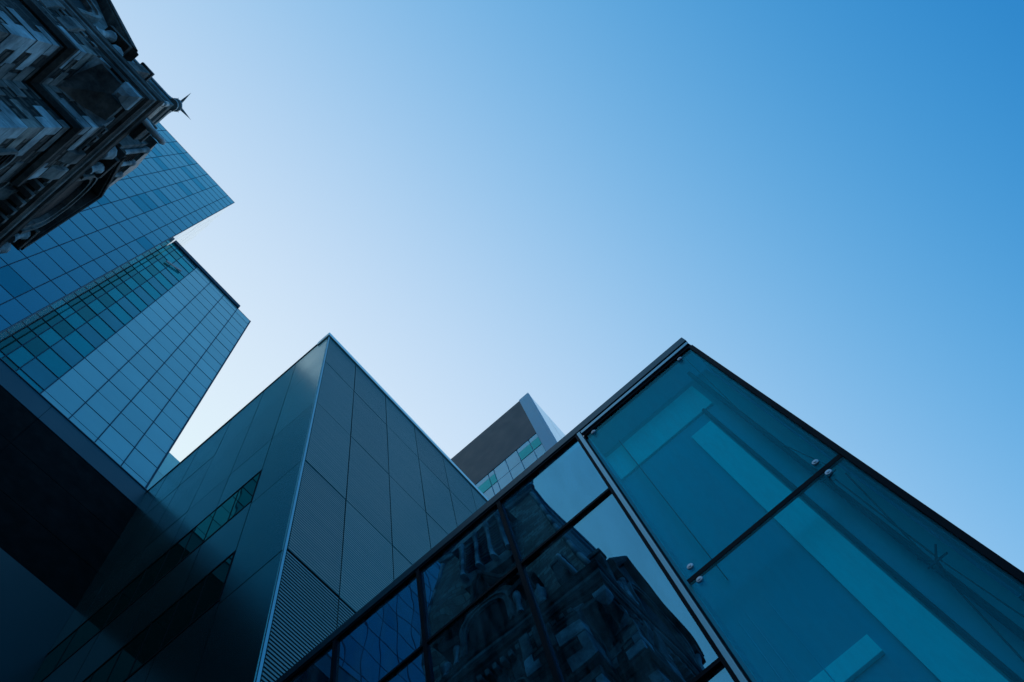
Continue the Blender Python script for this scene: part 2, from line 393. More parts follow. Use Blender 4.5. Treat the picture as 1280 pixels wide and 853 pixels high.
# ------------------------------------------------------------------ metal clad block in the middle
XM = -6.84; YM = 5.0; TOPM = 35.0
t = thing('office_block', 'dark metal clad block with a sharp corner, ribbon windows and a louvred flank', 'building', (-11, 11, 0))
b = MB(); b.box(-16.79, XM - .07, YM + .07, 18, G, TOPM - .05); b.build('wall', M['joint'], t)
zM = [G, 2.0, 6.8, 11.6, 16.45, 21.3, 26.1, 30.9, TOPM]
xcM = [-16.80, -15.6, -13.85, -12.1, -10.35, -8.62, -6.90]
wb = [(21.45, 23.65), (16.6, 18.8), (11.75, 13.95)]
zl = sorted(set([G, 2.0, 6.8, 11.6, 16.45, 21.3, 26.1, 30.9, TOPM] + [z for w in wb for z in w]))
def inband(a0, a1, z0, z1):
    zc = (z0 + z1) / 2
    return a1 < -8.5 and any(w[0] - .2 < zc < w[1] for w in wb)
it = []
for a0, a1 in zip(xcM, xcM[1:]):
    zs = zM if a1 > -8.5 else [z for z in zl if z not in (21.3, 16.45, 11.6)] 
    for z0, z1 in zip(zs, zs[1:]):
        if inband(a0, a1, z0, z1): continue
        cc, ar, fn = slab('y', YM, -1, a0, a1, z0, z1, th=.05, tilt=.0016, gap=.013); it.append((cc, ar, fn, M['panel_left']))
pane_parts(t, 'metal_panel', it)
xg = [-16.79, -15.6, -13.85, -12.98, -12.1, -11.2, -10.35, -9.5, -8.64]
for w in wb:
    f = MB(); f.box(-16.79, -8.62, YM - .012, YM + .06, w[0], w[0] + .07); f.box(-16.79, -8.62, YM + .004, YM + .06, w[1] - .03, w[1]); f.box(-8.66, -8.62, YM - .011, YM + .06, w[0] + .07, w[1] - .035)
    for x in xg[1:-1]: f.box(x - .012, x + .012, YM + .01, YM + .06, w[0] + .07, w[1] - .035)
    win = f.build('ribbon_window', M['black_metal'], t)
    for a0, a1 in zip(xg, xg[1:]):
        cc, ar, fn = slab('y', YM + .02, -1, a0 + .012, a1 - .012, w[0] + .07, w[1] - .035, th=.02, tilt=.0012)
        g = MB(); fn(g); sub(g.build('pane', M['band_glass'], t), win).matrix_parent_inverse = Matrix()
# right flank: ribbed panels above, open louvres below
yr = [5.06, 6.58, 8.37, 10.15, 11.95, 13.75, 15.55, 17.95]
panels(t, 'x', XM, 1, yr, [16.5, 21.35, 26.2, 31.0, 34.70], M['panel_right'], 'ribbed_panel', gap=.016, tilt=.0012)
for a0, a1 in zip(yr, yr[1:]):
    b = MB(); z = 2.0
    while z < 16.42:
        b.prism([(XM - .07, a0 + .012, z), (XM - .0, a0 + .012, z + .025), (XM - .0, a0 + .012, z + .084), (XM - .07, a0 + .012, z + .03)],
                [(XM - .07, a1 - .012, z), (XM - .0, a1 - .012, z + .025), (XM - .0, a1 - .012, z + .084), (XM - .07, a1 - .012, z + .03)])
        z += .112
    b.build('louvre_panel', M['louvre_metal'], t)
b = MB(); b.box(XM - .6, XM + .05, YM - .05, 17.97, 34.72, 35.12); b.build('parapet', M['alu_bright'], t, bevel=.01)
b = MB(); b.box(-16.79, XM - .61, YM - .03, YM + .5, 35.0, 35.10); b.build('coping', M['slate_metal'], t)
b = MB(); b.prism([(XM - .040, YM + .001, G), (XM + .004, YM - .012, G), (XM + .010, YM + .045, G)], [(XM - .040, YM + .001, 34.71), (XM + .004, YM - .012, 34.71), (XM + .010, YM + .045, 34.71)])
b.build('corner_trim', M['edge_alu'], t)

# ------------------------------------------------------------------ building behind, between metal block and glass pavilion
YC = 22.0
t = thing('office_building', 'small brown topped building peeking up between the metal block and glass pavilion', 'building', (-12, 30, 0))
b = MB(); b.box(-20, -4.30, YC + .1, 40, G, 61.6); b.build('wall', M['white_panel'], t)
b = MB(); b.box(-20, -5.10, YC, YC + .2, 54.75, 61.85); b.build('fascia_panel', M['brown_metal'], t)
b = MB(); b.box(-5.10, -4.21, YC - .03, YC + .2, G, 61.95); b.build('pilaster', M['white_panel'], t)
b = MB(); b.box(-20, -4.25, YC + .2, 40, 61.6, 61.9); b.build('coping', M['slate_metal'], t)
xw = [-20, -17.5, -15, -13, -11.6, -10.6, -9.43, -8.94, -7.9, -6.89, -5.83, -5.10]
zw = [54.75 - 0.0, 52.7, 51.2, 48.8, 46.4, 44.0, 41.6]
it = []
for i, (a0, a1) in enumerate(zip(xw, xw[1:])):
    for k, (z1, z0) in enumerate(zip(zw, zw[1:])):
        teal = k % 2 == 0 and i in (5, 6, 9, 10, 2)
        if teal:
            cc, ar, fn = slab('y', YC + .03, -1, a0 + .03, a1 - .03, z0 + .1, z1 - .7); it.append((cc, ar, fn, M['teal_pane'] if 'teal_pane' in M else M['teal_glass']))
            cc, ar, fn = slab('y', YC + .03, -1, a0 + .03, a1 - .03, z1 - .68, z1 - .02); it.append((cc, ar, fn, M['sky_pane']))
            continue
        cc, ar, fn = slab('y', YC + .03, -1, a0 + .03, a1 - .03, z0 + .03, z1 - .03); it.append((cc, ar, fn, M['sky_pane']))
pane_parts(t, 'glass_panel', it)
it = []
for i in range(8):
    for k in range(8):
        cc, ar, fn = slab('x', -4.22, 1, 22.25 + 2 * i + .02, 24.25 + 2 * i - .02, 30 + 4 * k - .3, 34 + 4 * k - .34); it.append((cc, ar, fn, M['pale_glass']))
pane_parts(t, 'side_panel', it)

# ------------------------------------------------------------------ glass pavilion on the right
YG = 5.0; TOPG = 11.34; XR = 1.385
t = thing('glass_pavilion', 'low teal and mirror glass pavilion filling the lower right', 'building', (-2, 8, 0))
# roof edge: slate coping, black frame strip, aluminium trim
b = MB(); b.box(-6.83, XR - .0, YG - .035, YG + .06, TOPG + .03, TOPG + .22); b.build('coping', M['slate_metal'], t, bevel=.008)
b = MB(); b.box(-6.83, XR - .012, YG - .02, YG + .055, TOPG + .001, TOPG + .028); b.build('roof_frame', M['black_metal'], t)
b = MB(); b.box(-.578, XR - .02, YG - .045, YG - .021, TOPG - .115, TOPG - .045); b.build('trim_rail', M['alu'], t)
b = MB(); b.box(-.578, XR - .013, YG - .02, YG + .05, TOPG - .185, TOPG - .0); b.build('head_frame', M['black_metal'], t)
b = MB(); b.box(-6.83, -.66, YG - .024, YG + .05, TOPG - .022, TOPG + .0); b.build('head_frame', M['black_metal'], t)
xv = [-6.75, -5.2, -3.63, -2.12, -.66]
zt = [-1.6, 2.5, 5.99, 9.5]
for x in xv[:-1]:
    b = MB(); b.box(x - .030, x + .030, YG - .03, YG + .12, G, TOPG - .023)
    b.build('mullion', M['black_metal'], t)
b = MB(); b.box(-.685, -.645, YG - .03, YG + .12, G, TOPG - .023); b.build('mullion', M['black_metal'], t)
b = MB(); b.box(-.642, -.592, YG - .05, YG + .05, G, TOPG - .036); b.build('aluminium_post', M['alu'], t)
b = MB(); b.box(-.589, -.5765, YG - .02, YG + .05, G, TOPG - .19); b.build('gasket', M['black_metal'], t)
for a0, a1 in zip(xv, xv[1:]):
    e0 = a0 + .030; e1 = a1 - (.030 if a1 < -1 else .026)
    for z in zt[1:]:
        b = MB(); b.box(e0, e1, YG - .02, YG + .10, z - .024, z + .024); b.build('transom', M['black_metal'], t)
    zs = zt + [TOPG - .02]
    for k, (z0, z1) in enumerate(zip(zs, zs[1:])):
        cc, ar, fn = slab('y', YG + .02, -1, e0, e1, z0 + (.024 if k else 0), z1 - (.024 if k < 3 else 0), th=.02, tilt=.003)
        g = MB(); fn(g); g.build('mirror_pane', M['mirror_glass'], t)
# room behind the mirror glass: upper and lower floors with a slab between
b = MB(); b.box(-6.8, -.72, YG + .55, YG + .6, 7.2, TOPG - .175); b.build('upper_wall', M['room_wall'], t)  # paler than the lower wall: the lit upper floor is put into the colour
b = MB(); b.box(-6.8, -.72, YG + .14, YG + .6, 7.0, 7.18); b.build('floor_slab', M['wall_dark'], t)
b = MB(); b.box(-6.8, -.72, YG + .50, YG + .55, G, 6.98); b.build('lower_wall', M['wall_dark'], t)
# point-fixed glazing
zq = [G, 2.66, 7.09, TOPG - .15]
for k, (z0, z1) in enumerate(zip(zq, zq[1:])):
    g = MB(); fn = slab('y', YG + .0, -1, -.54, XR - .05, z0 + .035, z1 - .035, th=.02)[2]; fn(g); pn = g.build('point_fixed_pane', M['point_glass'], t)
    for x in (-.435, 1.118):
        for z in (z0 + .145, z1 - .105 if k < 2 else z1 - .13):
            g = MB(); g.loft([[(x + r * math.cos(2 * PI * i / 20), y, z + r * math.sin(2 * PI * i / 20)) for i in range(20)] for r, y in ((.030, YG - .0), (.037, YG - .008), (.037, YG - .020), (.032, YG - .026), (.018, YG - .027), (.016, YG - .034))])
            sub(g.build('fixing_disc', M['steel'], t), pn).matrix_parent_inverse = Matrix()
    if k:
        b = MB(); b.box(-.54, XR - .05, YG - .004, YG + .03, z0 - .033, z0 + .033); b.build('glazing_joint', M['black_metal'], t)
b = MB(); b.box(XR - .06, XR, YG - .021, YG + .10, G, TOPG - .19); b.build('corner_post', M['black_metal'], t)
# inner wall 0.6 m behind the glass, with bands whose lit look is put into the colour
YI = YG + .40
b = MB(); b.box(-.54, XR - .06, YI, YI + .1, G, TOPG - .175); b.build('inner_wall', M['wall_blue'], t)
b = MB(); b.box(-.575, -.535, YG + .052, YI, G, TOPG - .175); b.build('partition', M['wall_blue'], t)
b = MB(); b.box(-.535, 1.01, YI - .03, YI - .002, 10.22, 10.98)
b.build('lit_tone_band', M['wall_lit_tone'], t)
b = MB(); b.box(.50, .815, YI - .035, YI - .002, G, 9.88); b.build('lit_tone_band', M['wall_lit_tone'], t)
b = MB(); b.box(-.50, .355, YI - .045, YI - .002, 5.38, 5.60); b.build('lit_tone_band', M['wall_lit_tone'], t)
b = MB(); b.box(-.25, -.24, YI - .09, YI - .05, 7.2, TOPG - .3); b.build('rail', M['wall_dark'], t)
for x, r_ in ((-.40, .006), (-.30, .006), (-.08, .005)):
    b = MB(); b.tube((x, YI - .12, 1), (x, YI - .12, 6.6), r_); b.build('rod', M['steel'], t)
# steel cable truss behind the right edge
b = MB()
b.tube((1.10, YG + .26, 1), (1.10, YG + .26, 11.1), .032); b.build('truss_mast', M['dark_steel'], t)
b = MB(); b.tube((.86, YI - .04, 0), (.86, YI - .04, 10.2), .026); b.build('truss_mast', M['dark_steel'], t)
for p, q, r in (((1.24, YG + .12, 7.0), (1.10, YG + .28, 5.55), .008), ((1.10, YG + .28, 5.55), (.9, YG + .32, 3.9), .008), ((1.13, YG + .10, 7.0), (1.17, YG + .28, 5.6), .008), ((1.17, YG + .28, 5.6), (1.24, YG + .1, 3.0), .006), ((1.2, YG + .1, 11.2), (1.08, YG + .28, 8.6), .007), ((1.08, YG + .28, 8.6), (1.2, YG + .1, 7.2), .007)):
    b = MB(); b.tube(p, q, r, seg=6); b.build('cable', M['dark_steel'], t)
for zc in (7.09, 5.45, 2.66):
    b = MB()
    for dx, dz in ((.09, .07), (-.09, .07), (.09, -.07), (-.09, -.07)):
        b.tube((1.10, YG + .10, zc), (1.10 + dx, YG + .035, zc + dz), .013, .009, 6)
    b.tube((1.10, YG + .26, zc), (1.10, YG + .09, zc), .018, .018, 8)
    b.build('spider_bracket', M['dark_steel'], t)
b = MB(); b.box(-6.8, XR - .02, YG + .065, 12, TOPG - .17, TOPG - .14); b.build('roof', M['frosted'], t)
b = MB(); b.box(-6.8, XR, 12.0, 12.2, G, TOPG - .18); b.build('rear_wall', M['wall_dark'], t)
b = MB(); fn = slab('x', XR - .01, 1, YG + .11, 11.99, G, TOPG - .18, th=.02)[2]; fn(b); b.build('side_pane', M['side_glass'], t)

# ------------------------------------------------------------------ church
x0, x1, y0, y1 = -11.07, -3.73, -14.0, -3.94         # outer faces of the corner piers
NX, NY = 1.06, 1.16                                    # re-entrant notches at the corners
t = thing('stone_church', 'dark Victorian stone church tower with a mansard roof, upper left corner', 'church', (-7.4, -9, 0))
def plan(ix=0.0, z=0):
    """pier plan with notched corners and recessed bays, inset by ix"""
    X0, X1, Y0, Y1 = x0 + ix, x1 - ix, y0 + ix, y1 - ix
    r = .38
    p = [(X1 - NX, Y1), (-6.5, Y1), (-6.5, Y1 - r), (-8.3, Y1 - r), (-8.3, Y1), (X0 + NX, Y1), (X0 + NX, Y1 - NY), (X0, Y1 - NY),
         (X0, Y0 + NY), (X0 + NX, Y0 + NY), (X0 + NX, Y0), (X1 - NX, Y0), (X1 - NX, Y0 + NY), (X1, Y0 + NY),
         (X1, -10.9), (X1 - r, -10.9), (X1 - r, -7.0), (X1, -7.0), (X1, Y1 - NY), (X1 - NX, Y1 - NY)]
    return [(a, c, z) for a, c in p]
b = MB(); b.prism(plan(0, G), plan(0, 22.55)); wall = b.build('wall', M['rubble'], t)
# string courses that follow the plan
def course(z, h, out, mat, name):
    b = MB(); b.loft([plan(-out * .35, z), plan(-out, z + h * .35), plan(-out, z + h * .8), plan(-out * .3, z + h)]); return b.build(name, mat, t)
for z in (19.72, 13.2, 6.5): course(z, .34, .15, M['sooty'], 'string_course')
course(21.9, .16, .05, M['trim'], 'string_course')
# quoins, long and short alternately, on the outer and inner corners of the piers
corners = [(x1, y1 - NY, -1, -1), (x1 - NX, y1, -1, -1), (x0 + NX, y1, 1, -1), (x0, y1 - NY, 1, -1), (-6.5, y1, 1, -1), (-8.3, y1, -1, -1), (x1, -7.0, -1, 1), (x1, -10.9, -1, -1)]
items = []
def blk(xa, xb, ya, yb, za, zb, m):
    def fn(b): b.box(min(xa, xb), max(xa, xb), min(ya, yb), max(ya, yb), za, zb)
    items.append((((xa + xb) / 2, (ya + yb) / 2, (za + zb) / 2), (abs(xb - xa) + abs(yb - ya)) * (zb - za), fn, m))
for ci, (cx, cy, sx, sy) in enumerate(corners):
    z = G; k = ci
    while z < 21.75:
        hgt = random.uniform(.34, .52)
        if not any(c0 - hgt - .05 < z < c0 + .4 for c0 in (19.72, 13.2, 6.5)):
            la, lb = (.66, .28) if k % 2 else (.28, .66)
            la *= random.uniform(.6, 1.25); lb *= random.uniform(.6, 1.25)
            e = .008 + random.uniform(0, .022)
            if ci in (6, 7): la = min(la, .30)
            if ci in (4, 5): lb = min(lb, .30)
            blk(cx - sx * e, cx + sx * la, cy - sy * e, cy + sy * lb, z + .012, z + hgt - .012, random.choice((M['quoin'], M['quoin'], M['quoin_grey'], M['trim'])))
        z += hgt; k += 1
cx, cy = x1 - NX, y1 - NY
z = G; k = 0
while z < 21.8:
    la, lb = (.42, .2) if k % 2 else (.2, .42)
    if not (19.2 < z < 20.2 or 12.7 < z < 13.6):
        blk(cx - .01, cx + la, cy - .01, cy + .025, z + .015, z + .475, M['trim']); blk(cx - .01, cx + .025, cy + .026, cy + lb, z + .015, z + .475, M['trim'])
    z += .50; k += 1
pane_parts(t, 'quoin', items)
# flares that close the notches under the cornice, and a small pendant at the corner
for cx, cy, sx, sy in ((x1, y1, -1, -1), (x0, y1, 1, -1)):
    ax = cx + sx * (NX + .02); ay = cy + sy * (NY + .02)
    for which in (0, 1):
        b = MB(); rings = []
        for i in range(9):
            f = i / 8; e = .01 + .36 * f ** 1.8; z = 21.75 + .62 * f
            if which: rings.append([(ax, cy + sy * NY, z), (cx + sx * .012, cy + sy * NY, z), (cx + sx * .012, cy + sy * (NY - e), z), (ax, cy + sy * (NY - e), z)])
            else: rings.append([(cx + sx * NX, ay, z), (cx + sx * NX, cy + sy * .012, z), (cx + sx * (NX - e), cy + sy * .012, z), (cx + sx * (NX - e), ay, z)])
        b.loft(rings); b.build('corbel', M['quoin'], t)
    b = MB(); q = lambda a0, a1, z: [(cx + sx * a1, cy + sy * a1, z), (cx + sx * a0, cy + sy * a1, z), (cx + sx * a0, cy + sy * a0, z), (cx + sx * a1, cy + sy * a0, z)]
    b.loft([q(.20, .30, 21.8), q(.08, .36, 21.9), q(-.03, .42, 22.1), q(-.03, .42, 22.38)]); b.build('pendant', M['quoin'], t)
    b = MB(); b.loft([[(cx + sx * (NX + .01), cy + sy * (NY + .01), z), (cx + sx * (NX - k * NX), cy + sy * (NY + .01), z), (cx + sx * (NX - k * NX), cy + sy * (NY - k * NY), z), (cx + sx * (NX + .01), cy + sy * (NY - k * NY), z)] for z, k in ((21.5, .05), (21.75, .35), (21.95, .62), (22.1, .93), (22.385, .95))]); b.build('squinch', M['trim'], t)
# cornice rings
def ring(z, e): return [(x0 - e, y0 - e, z), (x1 + e, y0 - e, z), (x1 + e, y1 + e * 1.3, z), (x0 - e, y1 + e * 1.3, z)]
b = MB(); b.loft([ring(22.30, .0), ring(22.42, .04), ring(22.5, .04), ring(22.55, .10), ring(22.72, .11)]); b.build('cornice', M['sooty'], t)
b = MB(); b.loft([ring(22.722, .08), ring(22.80, .14), ring(22.92, .15)]); b.build('cornice', M['trim'], t)
b = MB(); b.loft([ring(22.922, .13), ring(23.0, .19), ring(23.08, .20), ring(23.2, .20), ring(23.3, .21), ring(23.34, .12)]); b.build('cornice', M['sooty'], t)
x = x0 + 1.2
while x < x1 - 1.2:
    b = MB(); b.box(x, x + .14, y1 - .39, y1 + .085, 22.06, 22.28); b.build('dentil', M['trim'], t); x += .29
y = y0 + 1.3
while y < y1 - 1.3:
    b = MB(); b.box(x1 - .39, x1 + .095, y, y + .14, 22.06, 22.28); b.build('dentil', M['trim'], t); y += .29
# corbel arcade (machicolation) below the cornice in the bays
def bracket(b, x, y, ax, z0=21.35, z1=22.29, w=.17, d=.16):
    if ax == 'y': b.loft([[(x - w, y - .3, z0), (x + w, y - .3, z0), (x + w, y + .02, z0), (x - w, y + .02, z0)], [(x - w, y - .3, z0 + .45), (x + w, y - .3, z0 + .45), (x + w, y + d, z0 + .45), (x - w, y + d, z0 + .45)], [(x - w, y - .3, z1), (x + w, y - .3, z1), (x + w, y + d, z1), (x - w, y + d, z1)]])
    else: b.loft([[(x - .3, y - w, z0), (x + .02, y - w, z0), (x + .02, y + w, z0), (x - .3, y + w, z0)], [(x - .3, y - w, z0 + .45), (x + d, y - w, z0 + .45), (x + d, y + w, z0 + .45), (x - .3, y + w, z0 + .45)], [(x - .3, y - w, z1), (x + d, y - w, z1), (x + d, y + w, z1), (x - .3, y + w, z1)]])
for x in (-5.75, -6.3, -6.9, -7.45, -8.0, -8.6, -9.2):
    b = MB(); bracket(b, x, y1 - (.38 if -8.3 < x < -6.5 else 0), 'y'); b.build('bracket', M['trim'], t, bevel=.012)
for y in (-5.9, -6.5, -7.3, -7.9, -8.5, -9.1, -9.7, -10.3, -11.3, -12.0):
    b = MB(); bracket(b, x1 - (.38 if -10.9 < y < -7.0 else 0), y, 'x'); b.build('bracket', M['trim'], t, bevel=.012)
# bay windows: arched, dark, with louvres and a hood mould
def arch_pts(c, w, z0, zs, n=10):
    P = [(c - w, z0)] + [(c - w * math.cos(PI * i / n), zs + w * math.sin(PI * i / n)) for i in range(n + 1)] + [(c + w, z0)]
    return P
def arched(axis, plane, c, w, z0, zs, hood=.14, depth=.10, louv=True, parts=t):
    def P(a, d, z): return (a, plane + d, z) if axis == 'y' else (plane + d, a, z)
    b = MB(); pts = arch_pts(c, w, z0, zs)
    b.prism([P(a, .0, z) for a, z in pts], [P(a, .02, z) for a, z in pts]); win = b.build('arched_window', M['opening'], t)
    o = MB(); po = arch_pts(c, w + hood, z0, zs); n = len(pts)
    for i in range(n - 1):
        a, a2, q, q2 = pts[i], pts[i + 1], po[i], po[i + 1]
        o.prism([P(a[0], .0, a[1]), P(a2[0], .0, a2[1]), P(q2[0], .0, q2[1]), P(q[0], .0, q[1])], [P(a[0], depth, a[1]), P(a2[0], depth, a2[1]), P(q2[0], depth, q2[1]), P(q[0], depth, q[1])])
    sub(o.build('frame', M['trim'], t), win).matrix_parent_inverse = Matrix()
    if louv:
        l = MB(); z = z0 + .1
        while z < zs + w * .6:
            ww = w if z < zs else math.sqrt(max(w * w - (z - zs) ** 2, 0.01))
            l.prism([P(c - ww, .022, z), P(c - ww, .09, z - .04), P(c - ww, .09, z), P(c - ww, .022, z + .05)], [P(c + ww, .022, z), P(c + ww, .09, z - .04), P(c + ww, .09, z), P(c + ww, .022, z + .05)])
            z += .2
        sub(l.build('louvre', M['sooty'], t), win).matrix_parent_inverse = Matrix()
    return win
for zb, zs in ((20.2, 20.9), (15.0, 18.2), (8.2, 11.2)):
    if zb > 19:
        for c in (-7.0, -7.8): arched('y', y1 - .38, c, .27, zb, zs, .07)
        for c in (-7.6, -8.3, -9.0, -9.7, -10.4): arched('x', x1 - .38, c, .25, zb, zs, .07)
    else:
        arched('y', y1 - .38, -7.4, .55, zb, zs, .16)
        for c in (-8.1, -9.8): arched('x', x1 - .38, c, .55, zb, zs, .16)
for zb, zs in ((15.5, 17.8), (9, 11.5)):
    arched('y', y1, -5.65, .22, zb, zs, .08); arched('y', y1, -9.15, .22, zb, zs, .08)
# mansard roof
prof = [(23.3, .24), (24.6, .46), (26.0, .64), (27.2, .76), (28.45, .94), (29.8, 1.08), (31.2, 1.19), (33.4, 1.50)]
def rring(z, i, e=0): 
    X0, X1, Y0, Y1 = x0 - .2 + i, x1 + .2 - i, y0 - .2 + i, y1 + .30 - i
    return [(X0, Y0, z), (X1, Y0, z), (X1, Y1, z), (X0, Y1, z)]
b = MB(); b.loft([rring(z, i) for z, i in prof]); roof = b.build('roof', M['slate_roof'], t)
b = MB(); b.loft([rring(33.4, 1.52), rring(33.5, 1.42), rring(33.62, 1.38), rring(33.7, 1.48), rring(33.95, 1.5), rring(34.0, 1.38), rring(34.18, 1.36), rring(34.2, 1.6)]); b.build('crest', M['copper'], t)
for hx, hy, sx, sy in ((1, 1, -1, -1), (0, 1, 1, -1), (1, 0, -1, 1), (0, 0, 1, 1)):
    b = MB()
    pts = []
    for z, i in prof:
        r = rring(z, i); c = r[{(1, 1): 2, (0, 1): 3, (1, 0): 1, (0, 0): 0}[(hx, hy)]]; pts.append(c)
    for p, q in zip(pts, pts[1:]): b.tube(p, q, .10, .09, 8)
    b.build('hip_ridge', M['copper'], t, smooth=True)
# finials at the roof corners
def finial(x, y, z):
    b = MB(); b.lathe(x, y, [(.22, z), (.22, z + .16), (.17, z + .2), (.14, z + .5), (.24, z + .56), (.25, z + .66), (.10, z + .72), (.05, z + .85), (.07, z + .92), (.03, z + 1.02), (.015, z + 1.3)]); f = b.build('finial', M['copper'], t, smooth=False)
    for k in range(4):
        a = k * PI / 2
        d = Vector((math.cos(a), math.sin(a), 0)); n = Vector((-d.y, d.x, 0)); c = Vector((x, y, z + .86))
        b = MB(); b.prism([c + d * .05 + n * .045, c + d * .25 + n * .03 + Vector((0, 0, .10)), c + d * .70 + Vector((0, 0, .10)), c + d * .25 - n * .03 + Vector((0, 0, .10)), c + d * .05 - n * .045],
                          [c + d * .05 + n * .03 + Vector((0, 0, .06)), c + d * .25 + n * .05 + Vector((0, 0, .15)), c + d * .68 + Vector((0, 0, .12)), c + d * .25 - n * .05 + Vector((0, 0, .15)), c + d * .05 - n * .03 + Vector((0, 0, .06))])
        sub(b.build('leaf', M['copper'], t), f).matrix_parent_inverse = Matrix()
    b = MB()
    for k in range(8):
        a = (k + .5) * PI / 4; d = Vector((math.cos(a), math.sin(a), 0)); c = Vector((x, y, z + .6)); b.tube(c + d * .15, c + d * .28 + Vector((0, 0, .05)), .035, .006, 5)
    sub(b.build('crown', M['copper'], t), f).matrix_parent_inverse = Matrix()
r = rring(34.2, 1.46)
for p in (r[2], r[1]): finial(p[0], p[1], 33.72)
# dormers
def dormer(axis, plane, c, w, ze, za, depth=1.3):
    """gabled dormer: front at plane, centred on c, half width w, eaves ze, apex za"""
    def P(a, d, z): return (a, plane + d, z) if axis == 'y' else (plane + d, a, z)
    b = MB(); pts = [(c - w, 23.32), (c + w, 23.32), (c + w, ze), (c, za), (c - w, ze)]
    b.prism([P(a, -.12, z) for a, z in pts], [P(a, -depth, z) for a, z in pts]); f = b.build('dormer', M['trim'], t)
    # raking cornices and eaves returns
    rk = MB()
    for s in (-1, 1):
        A = (c + s * (w + .28), ze - .12); B = (c, za + .08); th = .30
        dx, dz = B[0] - A[0], B[1] - A[1]; L = math.hypot(dx, dz); nx, nz = -dz / L * th * -s * -1, dx / L * th * s * 1
        if nz < 0: nx, nz = -nx, -nz
        ring_ = [A, B, (B[0], B[1] + .34), (A[0] + nx, A[1] + nz)]
        rk.prism([P(a, .14, z) for a, z in ring_], [P(a, -depth, z) for a, z in ring_])
        ring2 = [(A[0], A[1] + .06), (B[0], B[1] + .1), (B[0], B[1] + .26), (A[0] + nx * .7, A[1] + nz * .7 + .02)]
        rk.prism([P(a, .20, z) for a, z in ring2], [P(a, .141, z) for a, z in ring2])
        a0, a1_ = sorted((c + s * (w - .35), c + s * (w + .34)))
        q = [(a0, ze - .42), (a1_, ze - .42), (a1_, ze - .14), (a0, ze - .14)]
        rk.prism([P(a, .18, z) for a, z in q], [P(a, -.6, z) for a, z in q])
    sub(rk.build('raking_cornice', M['sooty'], t, bevel=.012), f).matrix_parent_inverse = Matrix()
    # arch with hood, flanking columns and scrolls
    wa = w * .60
    pts = arch_pts(c, wa, 23.42, ze - wa * .35)
    o = MB(); o.prism([P(a, -.118, z) for a, z in pts], [P(a, -.10, z) for a, z in pts]); sub(o.build('arched_opening', M['opening'], t), f).matrix_parent_inverse = Matrix()
    o = MB()
    for k0, k1, dd in ((.0, .14, .02), (.14, .24, .08)):
        pi = arch_pts(c, wa + k0, 23.42, ze - wa * .35); po = arch_pts(c, wa + k1, 23.42, ze - wa * .35)
        for i in range(len(pi) - 1):
            o.prism([P(*(pi[i][0], -.11, pi[i][1])), P(pi[i + 1][0], -.11, pi[i + 1][1]), P(po[i + 1][0], -.11, po[i + 1][1]), P(po[i][0], -.11, po[i][1])],
                    [P(pi[i][0], dd, pi[i][1]), P(pi[i + 1][0], dd, pi[i + 1][1]), P(po[i + 1][0], dd, po[i + 1][1]), P(po[i][0], dd, po[i][1])])
    sub(o.build('archivolt', M['trim'], t), f).matrix_parent_inverse = Matrix()
    for s in (-1, 1):
        cc = c + s * (w - .12)
        o = MB(); px, py, _ = P(cc, .0, 0); o.lathe(px, py, [(.13, 23.35), (.13, 23.5), (.10, 23.55), (.09, ze - .75), (.15, ze - .6), (.15, ze - .43)], 10)
        sub(o.build('column', M['quoin'], t, smooth=False), f).matrix_parent_inverse = Matrix()
        cc = c + s * (w + .42)
        px, py, _ = P(cc, -.1, 0)
        o = MB(); o.lathe(px, py, [(.17, 23.35), (.19, 23.5), (.10, 23.6), (.20, 23.85), (.22, 24.05), (.10, 24.25), (.05, 24.5)], 10)
        sub(o.build('urn', M['quoin'], t, smooth=True), f).matrix_parent_inverse = Matrix()
    return f
dormer('y', -3.70, -7.40, 1.42, 24.75, 27.0)
dormer('x', -3.64, -7.95, 2.15, 25.4, 28.9, 1.6)
# roof lantern with vents above the front dormer
lz0, lz1 = 28.6, 31.9
b = MB(); b.box(-8.5, -6.2, -5.6, -4.38, lz0, lz1); lan = b.build('lantern', M['trim'], t)
b = MB(); b.prism([(-8.75, -4.22, lz1), (-5.95, -4.22, lz1), (-7.35, -4.22, lz1 + 1.2)], [(-8.75, -5.6, lz1), (-5.95, -5.6, lz1), (-7.35, -5.6, lz1 + 1.2)]); sub(b.build('gable', M['copper'], t), lan).matrix_parent_inverse = Matrix()
for c in (-7.95, -7.35, -6.75):
    b = MB(); b.box(c - .2, c + .2, -4.379, -4.36, lz0 + .5, lz1 - .3); sub(b.build('vent', M['opening'], t), lan).matrix_parent_inverse = Matrix()
    b = MB()
    for k in range(9): b.box(c - .2, c + .2, -4.358, -4.28, lz0 + .6 + k * .27, lz0 + .66 + k * .27)
    sub(b.build('louvre', M['sooty'], t), lan).matrix_parent_inverse = Matrix()
for c in (-8.3, -7.65, -7.05, -6.4):
    b = MB(); b.lathe(c, -4.28, [(.12, lz0 + .3), (.08, lz0 + .5), (.08, lz1 - .35), (.13, lz1 - .2), (.13, lz1)], 8); sub(b.build('column', M['quoin'], t), lan).matrix_parent_inverse = Matrix()
# parapet pedestals on the cornice
def pedestal(xa, xb, ya, yb, zt):
    b = MB(); b.box(xa, xb, ya, yb, 23.35, zt - .25); b.box(xa - .05, xb + .05, ya - .05, yb + .05, zt - .249, zt - .1); b.box(xa, xb, ya, yb, zt - .099, zt); b.build('pedestal', M['trim'], t, bevel=.01)
pedestal(-4.1, -3.56, -4.98, -4.68, 25.35)
pedestal(-4.75, -4.30, -4.1, -3.50, 24.3)
